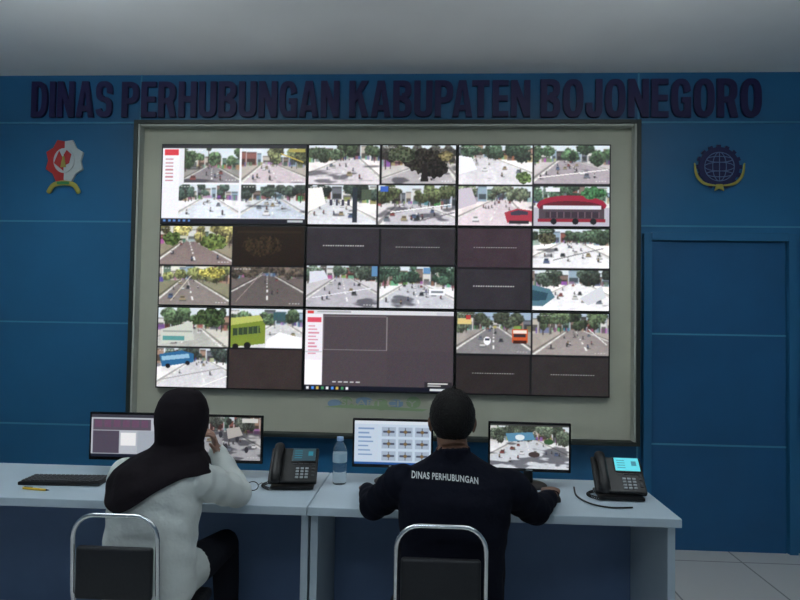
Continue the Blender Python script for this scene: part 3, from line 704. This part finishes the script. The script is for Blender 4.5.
# ------------------------------------------------------------------ chairs
def chair(name,x,y,rz=0,ztop=0.853,w=0.285):
    e=empty(name,(x,y,0),(0,0,rz)); mb=MB(); hw=w/2; r=0.075
    pts=[(-hw,0.04,0.44),(-hw,0.01,0.60),(-hw,-0.0,ztop-r)]
    for i in range(1,7):
        a=math.pi/2*i/6; pts.append((-hw+r-r*math.cos(a),-0.004*i/6,ztop-r+r*math.sin(a)))
    full=pts+[(-p[0],p[1],p[2]) for p in reversed(pts)]
    mb.tube(full,0.0075,M_chrome,seg=12)
    for sx in (-1,1):
        mb.tube([(sx*hw,0.04,0.44),(sx*(hw+0.02),0.0,0.22),(sx*(hw+0.03),-0.05,0.011)],0.0105,M_chrome,seg=12)
        mb.tube([(sx*hw,0.04,0.44),(sx*hw,0.20,0.425),(sx*hw,0.38,0.42),(sx*(hw+0.01),0.41,0.38),(sx*(hw+0.03),0.44,0.011)],0.0105,M_chrome,seg=12,sub=3)
    mb.tube([(-hw,0.04,0.42),(hw,0.04,0.42)],0.009,M_chrome,seg=10)
    mb.tube([(-hw-0.015,0.42,0.2),(hw+0.015,0.42,0.2)],0.008,M_chrome,seg=10)
    obj('chair_frame',mb,e,smooth=60)
    mb=MB(); mb.box((0,0.225,0.430),(w+0.08,0.40,0.045),M_pad,0.02,seg=4); mb.box((0,0.002,0.665),(w-0.03,0.026,0.17),M_pad,0.012,seg=3)
    obj('chair_pads',mb,e,smooth=60)
chair('stacking_chair',0.400,-2.30); chair('stacking_chair.001',-0.665,-2.30,0.0)

# ------------------------------------------------------------------ people
T_SHIRT,T_SKIN,T_PANT,T_SHOE=0,1,2,3
def interp(tab,z):
    zs=[t[0] for t in tab]
    return [float(np.interp(z,zs,[t[i] for t in tab])) for i in range(1,len(tab[0]))]
def torso(mb,tab,tag,yaw=0,n=40,pw=2.4,folds=0.0):
    rs=[]
    zs=np.linspace(tab[0][0],tab[-1][0],60)
    for z in zs:
        hw,hd,cx,cy=interp(tab,z); r=[]
        fz=folds*max(0,min(1,(0.96-z)/0.1))*max(0,min(1,(z-0.5)/0.1))
        for j in range(n):
            t=2*math.pi*j/n; cs,sn=math.cos(t),math.sin(t)
            f=1+fz*(math.sin(z*62+3*math.sin(t*2+z*9))*0.6+math.sin(t*7+z*21)*0.5)
            x=hw*f*math.copysign(abs(cs)**(2/pw),cs); y=hd*f*math.copysign(abs(sn)**(2/pw),sn)
            r.append((cx+x*math.cos(yaw)-y*math.sin(yaw),cy+x*math.sin(yaw)+y*math.cos(yaw),z))
        rs.append(r)
    mb.rings(rs,M_shirtm,tag)
def sleeve(mb,a,b,ra,rb_,tag,fold=0.05,n=14):
    a,b=Vector(a),Vector(b); pts=[];rr=[]
    for i in range(n+1):
        t=i/n; pts.append(a.lerp(b,t)); rr.append((ra*(1-t)+rb_*t)*(1+fold*math.sin(t*17+a.x*9)))
    mb.tube(pts,rr,M_shirtm,tag=tag,seg=22)
def hand(mb,wrist,fwd,nrm,side,curl=0.35,scale=1.0,spread=0.05):
    f=Vector(fwd).normalized(); n=Vector(nrm); n=(n-f*n.dot(f)).normalized(); s=f.cross(n)*side
    w=Vector(wrist); k=scale; M_=M_shirtm
    mb.tube([w-f*0.01,w+f*0.03*k,w+f*0.065*k,w+f*0.088*k],[0.027*k,0.036*k,0.041*k,0.040*k],M_,rb=[0.018*k,0.016*k,0.014*k,0.012*k],ref=s,tag=T_SKIN,seg=20)
    for i,(o,l) in enumerate([(0.032,0.070),(0.011,0.080),(-0.011,0.075),(-0.032,0.058)]):
        p=w+f*0.086*k+s*o*k-n*0.001; d=(f+s*o*spread*20*0.5).normalized(); pts=[p-f*0.02,p]; rr=[0.0085*k,0.0088*k]; a=0
        for q,fr in enumerate((0.45,0.32,0.23)):
            a+=curl*(0.7 if q==0 else 1.0); dd=d*math.cos(a)-n*math.sin(a); p=p+dd*l*fr*k; pts.append(p); rr.append((0.0082-0.0008*q)*k)
        mb.tube(pts,rr,M_,tag=T_SKIN,seg=10)
    p=w+f*0.022*k+s*0.026*k-n*0.004
    d1=(f*0.72+s*0.68-n*0.25).normalized(); d2=(f*0.9+s*0.35-n*0.35).normalized(); d3=(f*0.98+s*0.08-n*0.35).normalized()
    q1=p+d1*0.035*k;q2=q1+d2*0.030*k;q3=q2+d3*0.022*k
    mb.tube([p,q1,q2,q3],[0.013*k,0.011*k,0.0098*k,0.0085*k],M_,tag=T_SKIN,seg=12)
def head(mb,c,yaw,tilt,s=1.0):
    R=(Matrix.Rotation(yaw,3,'Z')@Matrix.Rotation(tilt,3,'X')); c=Vector(c)
    P=lambda x,y,z:c+R@Vector((x*s,y*s,z*s))
    E=lambda p,r:mb.ell(P(*p),[q*s for q in r],M_shirtm,R,tag=T_SKIN)
    E((0,-0.012,0.022),(0.076,0.092,0.092)); E((0,0.022,-0.03),(0.064,0.066,0.078)); E((0,0.04,-0.082),(0.036,0.034,0.028))
    E((0,0.068,0.02),(0.05,0.018,0.018)); 
    for sx in (-1,1):
        E((sx*0.035,0.062,-0.03),(0.022,0.022,0.024)); E((sx*0.080,-0.005,-0.015),(0.009,0.018,0.031)); E((sx*0.086,-0.014,-0.008),(0.006,0.013,0.022))
    mb.tube([P(0,0.082,0.008),P(0,0.096,-0.018),P(0,0.104,-0.034)],[0.008*s,0.010*s,0.014*s],M_shirtm,tag=T_SKIN,seg=12)
    E((0.011,0.092,-0.037),(0.008,0.009,0.007));E((-0.011,0.092,-0.037),(0.008,0.009,0.007))
    E((0,0.082,-0.060),(0.024,0.010,0.006)); E((0,0.080,-0.070),(0.020,0.010,0.006))
    return R,P
def faceparts(P,R,s,parent,brow=True):
    mb=MB()
    for sx in (-1,1):
        mb.ell(P(sx*0.030,0.078,0.002),(0.0125*s,0.008*s,0.007*s),M_eye,R); mb.ell(P(sx*0.030,0.0835,0.002),(0.0055*s,0.004*s,0.0055*s),M_iris,R)
        if brow: mb.tube([P(sx*0.014,0.087,0.020),P(sx*0.032,0.087,0.025),P(sx*0.050,0.078,0.020)],0.0035*s,M_hair,seg=8)
    mb.tube([P(-0.022,0.088,-0.064),P(0,0.094,-0.062),P(0.022,0.088,-0.064)],0.0045*s,M_lip,seg=8)
    obj('face_features',mb,parent,smooth=60)
def body_mesh(name,mb,mats,parent,voxel=0.0052,smooth=3):
    me=bpy.data.meshes.new('src'); me.from_pydata([tuple(v) for v in mb.v],[],mb.f)
    o=bpy.data.objects.new('src',me); COL.objects.link(o); finish(o)
    m=o.modifiers.new('r','REMESH'); m.mode='VOXEL'; m.voxel_size=voxel
    m2=o.modifiers.new('s','SMOOTH'); m2.factor=0.5; m2.iterations=smooth
    bpy.context.view_layer.update(); dg=bpy.context.evaluated_depsgraph_get()
    nm=bpy.data.meshes.new_from_object(o.evaluated_get(dg)); bpy.data.objects.remove(o); nm.name=name
    kd=KDTree(len(mb.v))
    for i,v in enumerate(mb.v): kd.insert(v,i)
    kd.balance()
    nm.materials.clear()
    for m in mats: nm.materials.append(m)
    idx=[mb.tag[kd.find(p.center)[1]] for p in nm.polygons]
    nm.polygons.foreach_set('material_index',idx); nm.polygons.foreach_set('use_smooth',[True]*len(idx))
    ob=bpy.data.objects.new(name,nm); COL.objects.link(ob); ob.parent=parent
    return ob
def legs(mb,hips,knees,ankles,r=(0.085,0.062,0.045)):
    for h,k_,a in zip(hips,knees,ankles):
        h,k_,a=Vector(h),Vector(k_),Vector(a)
        mb.tube([h,(h+k_)/2,k_],[r[0],(r[0]+r[1])/2+0.006,r[1]],M_shirtm,tag=T_PANT,seg=18)
        m_=(k_*0.6+a*0.4)
        mb.tube([k_,m_,a],[r[1],r[1]*0.95,r[2]],M_shirtm,tag=T_PANT,seg=18)
        mb.tube([a+Vector((0,-0.03,-0.045)),a+Vector((0,0.06,-0.05)),a+Vector((0,0.16,-0.058))],[0.035,0.042,0.036],M_shirtm,rb=[0.035,0.032,0.022],ref=(1,0,0),tag=T_SHOE,seg=16)

# ---- man
man=empty('seated_man',(0,0,0)); mb=MB()
mt=[(0.465,0.155,0.09,0.44,-2.09),(0.51,0.185,0.125,0.44,-2.095),(0.60,0.182,0.128,0.44,-2.09),(0.72,0.184,0.128,0.445,-2.075),(0.82,0.198,0.132,0.45,-2.065),(0.89,0.210,0.126,0.45,-2.055),(0.935,0.208,0.110,0.45,-2.045),(0.97,0.170,0.088,0.45,-2.035),(1.00,0.110,0.074,0.448,-2.03),(1.03,0.066,0.064,0.445,-2.025)]
torso(mb,mt,T_SHIRT,folds=0.018)
mb.tube([(0.443,-2.03,1.045),(0.44,-2.015,1.07),(0.437,-2.00,1.11)],[0.054,0.055,0.056],M_shirtm,tag=T_SKIN,round_=False)
mb.tube([(0.446,-2.035,0.99),(0.443,-2.028,1.048)],[0.070,0.063],M_shirtm,tag=T_SHIRT,round_=False)
for sh,el,wr in [((0.258,-2.04,0.915),(0.150,-1.93,0.80),(0.100,-1.70,0.795)),((0.645,-2.04,0.912),(0.755,-1.93,0.80),(0.850,-1.73,0.797))]:
    sleeve(mb,sh,el,0.072,0.054,T_SHIRT); sleeve(mb,el,wr,0.054,0.034,T_SHIRT,0.06)
hand(mb,(0.098,-1.685,0.790),(-0.05,1,-0.12),(0,0.1,1),1,curl=0.30)
hand(mb,(0.858,-1.715,0.803),(0.14,1,-0.02),(0,0.1,1),-1,curl=0.34)
HM=(0.440,-1.99,1.140)
R,P=head(mb,HM,0.02,-0.06,0.98)
legs(mb,[(0.35,-2.07,0.54),(0.54,-2.07,0.54)],[(0.28,-1.63,0.53),(0.62,-1.63,0.53)],[(0.27,-1.60,0.10),(0.63,-1.60,0.10)])
mbody=body_mesh('body',mb,[M_shirtm,M_skin,M_pants,M_shoe],man)
faceparts(P,R,0.98,man)
def hairshell(P,parent):
    bm=bmesh.new(); bmesh.ops.create_uvsphere(bm,u_segments=64,v_segments=44,radius=1)
    rs=np.random.RandomState(2)
    kill=[]
    for v in bm.verts:
        x,y,z=v.co.x*0.086,v.co.y*0.101-0.014,v.co.z*0.103+0.018
        front=(y>0.035 and z<0.062) or (y>0.0 and z<0.03)
        ear=(abs(x)>0.060 and y>-0.030 and z<0.010)
        if front or ear or z<-0.080: kill.append(v)
        v.co=Vector(P(x,y,z))+Vector(rs.normal(0,0.0009,3))
    bmesh.ops.delete(bm,geom=kill,context='VERTS')
    me=bpy.data.meshes.new('hair'); bm.to_mesh(me); bm.free(); me.materials.append(M_hair)
    me.polygons.foreach_set('use_smooth',[True]*len(me.polygons))
    o=bpy.data.objects.new('hair',me); COL.objects.link(o); o.parent=parent
    s=o.modifiers.new('s','SOLIDIFY'); s.thickness=0.014; s.offset=-1
hairshell(P,man)
t=text_mesh('shirt_print','DINAS PERHUBUNGAN',0.297,0.528,0.974,0.993,-2.4,0.001,M_white,offset=0.02,parent=man,space=1.1)
bm=bmesh.new(); bm.from_mesh(mbody.data); bvh=BVHTree.FromBMesh(bm); bm.free()
for v in t.data.vertices:
    dx=(v.co.x-0.425); z=v.co.z-0.45*dx*dx-0.04*dx-0.018
    h=bvh.ray_cast(Vector((v.co.x,-3.0,z)),Vector((0,1,0)))
    off=0.0028 if v.co.y<-2.4005 else 0.0018
    if h[0] is not None: v.co=(v.co.x,h[0].y-off,z)

# ---- woman
wom=empty('seated_woman',(0,0,0)); mb=MB(); YW=-0.16
wt=[(0.465,0.15,0.09,-0.655,-2.07),(0.51,0.175,0.118,-0.655,-2.07),(0.60,0.170,0.116,-0.655,-2.07),(0.70,0.170,0.114,-0.652,-2.06),(0.80,0.172,0.114,-0.65,-2.05),(0.88,0.174,0.110,-0.645,-2.04),(0.935,0.168,0.098,-0.635,-2.03),(0.97,0.135,0.080,-0.625,-2.02),(1.00,0.080,0.062,-0.615,-2.01),(1.03,0.052,0.050,-0.605,-2.00)]
torso(mb,wt,T_SHIRT,yaw=YW,folds=0.026)
mb.tube([(-0.615,-2.015,0.98),(-0.60,-2.00,1.03),(-0.588,-1.985,1.08)],[0.052,0.046,0.048],M_shirtm,tag=T_SKIN)
arms=[((-0.785,-1.995,0.905),(-0.815,-1.90,0.775+0.03),(-0.70,-1.70,0.79)),((-0.500,-2.03,0.905),(-0.408,-1.84,0.808),(-0.515,-1.765,0.945))]
for i,(sh,el,wr) in enumerate(arms):
    sleeve(mb,sh,el,0.070,0.060,T_SHIRT,0.06); sleeve(mb,el,wr,0.060,0.038,T_SHIRT,0.05)
hand(mb,(-0.695,-1.69,0.787),(0.35,1,-0.12),(0,0.1,1),1,curl=0.35,scale=0.9)
hand(mb,(-0.517,-1.772,0.958),(-0.06,-0.45,0.88),(0.85,0.5,0.2),-1,curl=0.6,scale=0.82)
R,P=head(mb,(-0.578,-1.975,1.122),-0.30,-0.05,0.92)
legs(mb,[(-0.74,-2.05,0.54),(-0.57,-2.05,0.54)],[(-0.78,-1.62,0.53),(-0.52,-1.63,0.53)],[(-0.78,-1.60,0.10),(-0.51,-1.60,0.10)],r=(0.082,0.058,0.045))
wbody=body_mesh('body',mb,[M_shirtw,M_skin2,M_pants,M_shoe],wom)
faceparts(P,R,0.92,wom)
bm=bmesh.new(); N=96; rows=60; grid=[]
hp=[(1.238,0.004,0.004),(1.234,0.030,0.035),(1.220,0.058,0.068),(1.19,0.078,0.092),(1.15,0.090,0.106),(1.11,0.091,0.108),(1.07,0.086,0.100),(1.035,0.084,0.090),(1.005,0.104,0.094),(0.975,0.150,0.104),(0.94,0.184,0.120),(0.90,0.194,0.132),(0.80,0.192,0.136),(0.70,0.19,0.135)]
hp=sorted(hp)
for i in range(rows):
    row=[]
    for j in range(N):
        th=2*math.pi*j/N
        back=max(0,math.cos(th-math.radians(245)))**3
        zb=0.935-0.125*back
        tt=i/(rows-1); z=1.238-(1.238-zb)*(tt**0.9)
        hw=float(np.interp(z,[h[0] for h in hp],[h[1] for h in hp])); hd=float(np.interp(z,[h[0] for h in hp],[h[2] for h in hp]))
        q=float(np.interp(z,[0.8,0.95,1.03,1.10],[0,0.1,0.75,1]))
        w_,d_,cx,cy=interp(wt,min(z,1.03))
        cx=cx*(1-q)+(-0.580)*q; cy=cy*(1-q)+(-1.985)*q
        yw=YW*(1-q)+(-0.30)*q
        fold=1+0.022*math.sin(th*11+z*34)*(1-q)+0.014*math.sin(th*5-z*60)*(0.3+(1-q))
        x=hw*math.cos(th)*fold; y=hd*math.sin(th)*fold
        p=Vector((cx+x*math.cos(yw)-y*math.sin(yw),cy+x*math.sin(yw)+y*math.cos(yw),z))
        row.append((bm.verts.new(p),th,z))
    grid.append(row)
for i in range(rows-1):
    for j in range(N):
        a=grid[i][j];b_=grid[i][(j+1)%N];c_=grid[i+1][(j+1)%N];d_=grid[i+1][j]
        dth=abs(a[1]-math.pi/2); zf=(a[2]-1.115)/0.078
        if (dth/0.72)**2+zf**2<1: continue
        bm.faces.new((a[0],d_[0],c_[0],b_[0]))
bmesh.ops.delete(bm,geom=[v for v in bm.verts if not v.link_faces],context='VERTS')
me=bpy.data.meshes.new('hijab'); bm.to_mesh(me); bm.free(); me.materials.append(M_hijab); me.polygons.foreach_set('use_smooth',[True]*len(me.polygons))
o=bpy.data.objects.new('hijab',me); COL.objects.link(o); o.parent=wom
s_=o.modifiers.new('s','SOLIDIFY'); s_.thickness=0.004; s_.offset=0
s_=o.modifiers.new('u','SUBSURF'); s_.levels=1; s_.render_levels=1

# ------------------------------------------------------------------ lights: unseen panel lamps, added to brighten ceiling and room
def unseen_fill(name,x,y,sx,sy,pdown,pup,col):  # housing, wires and diffusers are made up around the area lights
    zt=2.86
    e=empty(name,(x,y,zt)); mb=MB(); mb.box((0,0,0),(sx+0.05,sy+0.05,0.04),M_ewhite,0.006)
    for a in (-1,1):
        for b_ in (-1,1): mb.tube([(a*sx*0.42,b_*sy*0.4,0.015),(a*sx*0.42,b_*sy*0.4,RZ-zt)],0.0025,M_chrome,seg=6,round_=False)
    obj('fill_lamp_housing',mb,e)
    dm=mat(name+'_diffuser',(0.8,0.8,0.8,1),0.6,emit=(col[0],col[1],col[2],1),es=1.0)
    mb=MB(); mb.box((0,0,-0.022),(sx,sy,0.004),dm); mb.box((0,0,0.022),(sx,sy,0.004),dm); obj('fill_lamp_diffuser',mb,e)
    for n_,p_,z_,rx in (('down',pdown,-0.035,0),('up',pup,0.035,math.pi)):
        l=bpy.data.lights.new(name+'_'+n_,'AREA'); l.shape='RECTANGLE'; l.size=sx; l.size_y=sy; l.energy=p_; l.color=col
        o=bpy.data.objects.new(name+'_'+n_,l); COL.objects.link(o); o.parent=e; o.location=(0,0,z_); o.rotation_euler=(rx,0,0)
unseen_fill('unseen_fill_lamp',-1.6,-2.25,1.2,0.4,3,42,(0.88,0.96,1.0))  # added out of view, mostly up light to lift the ceiling
unseen_fill('unseen_fill_lamp.001',1.6,-2.25,1.2,0.4,1.5,30,(0.88,0.96,1.0))
unseen_fill('unseen_fill_lamp.002',-0.2,-4.7,1.2,0.5,13,7,(0.82,0.92,1.0))
w=bpy.data.worlds.new('world'); sc.world=w; w.use_nodes=True
w.node_tree.nodes['Background'].inputs[0].default_value=(0.4,0.55,0.7,1); w.node_tree.nodes['Background'].inputs[1].default_value=0.02

# ------------------------------------------------------------------ camera
cx,cy,cz,yaw,pit,rol=0.3634,-4.3017,1.509,-0.0533,0.0314,0.0161
fw=Vector((math.sin(yaw)*math.cos(pit),math.cos(yaw)*math.cos(pit),math.sin(pit)))
r0=Vector((math.cos(yaw),-math.sin(yaw),0)); u0=r0.cross(fw)
r=r0*math.cos(rol)+u0*math.sin(rol); u=r.cross(fw)
cam=bpy.data.cameras.new('camera'); co=bpy.data.objects.new('camera',cam); COL.objects.link(co)
cam.sensor_width=36; cam.lens=620/800*36; cam.clip_start=0.05
co.matrix_world=Matrix(((r.x,u.x,-fw.x,cx),(r.y,u.y,-fw.y,cy),(r.z,u.z,-fw.z,cz),(0,0,0,1)))
sc.camera=co
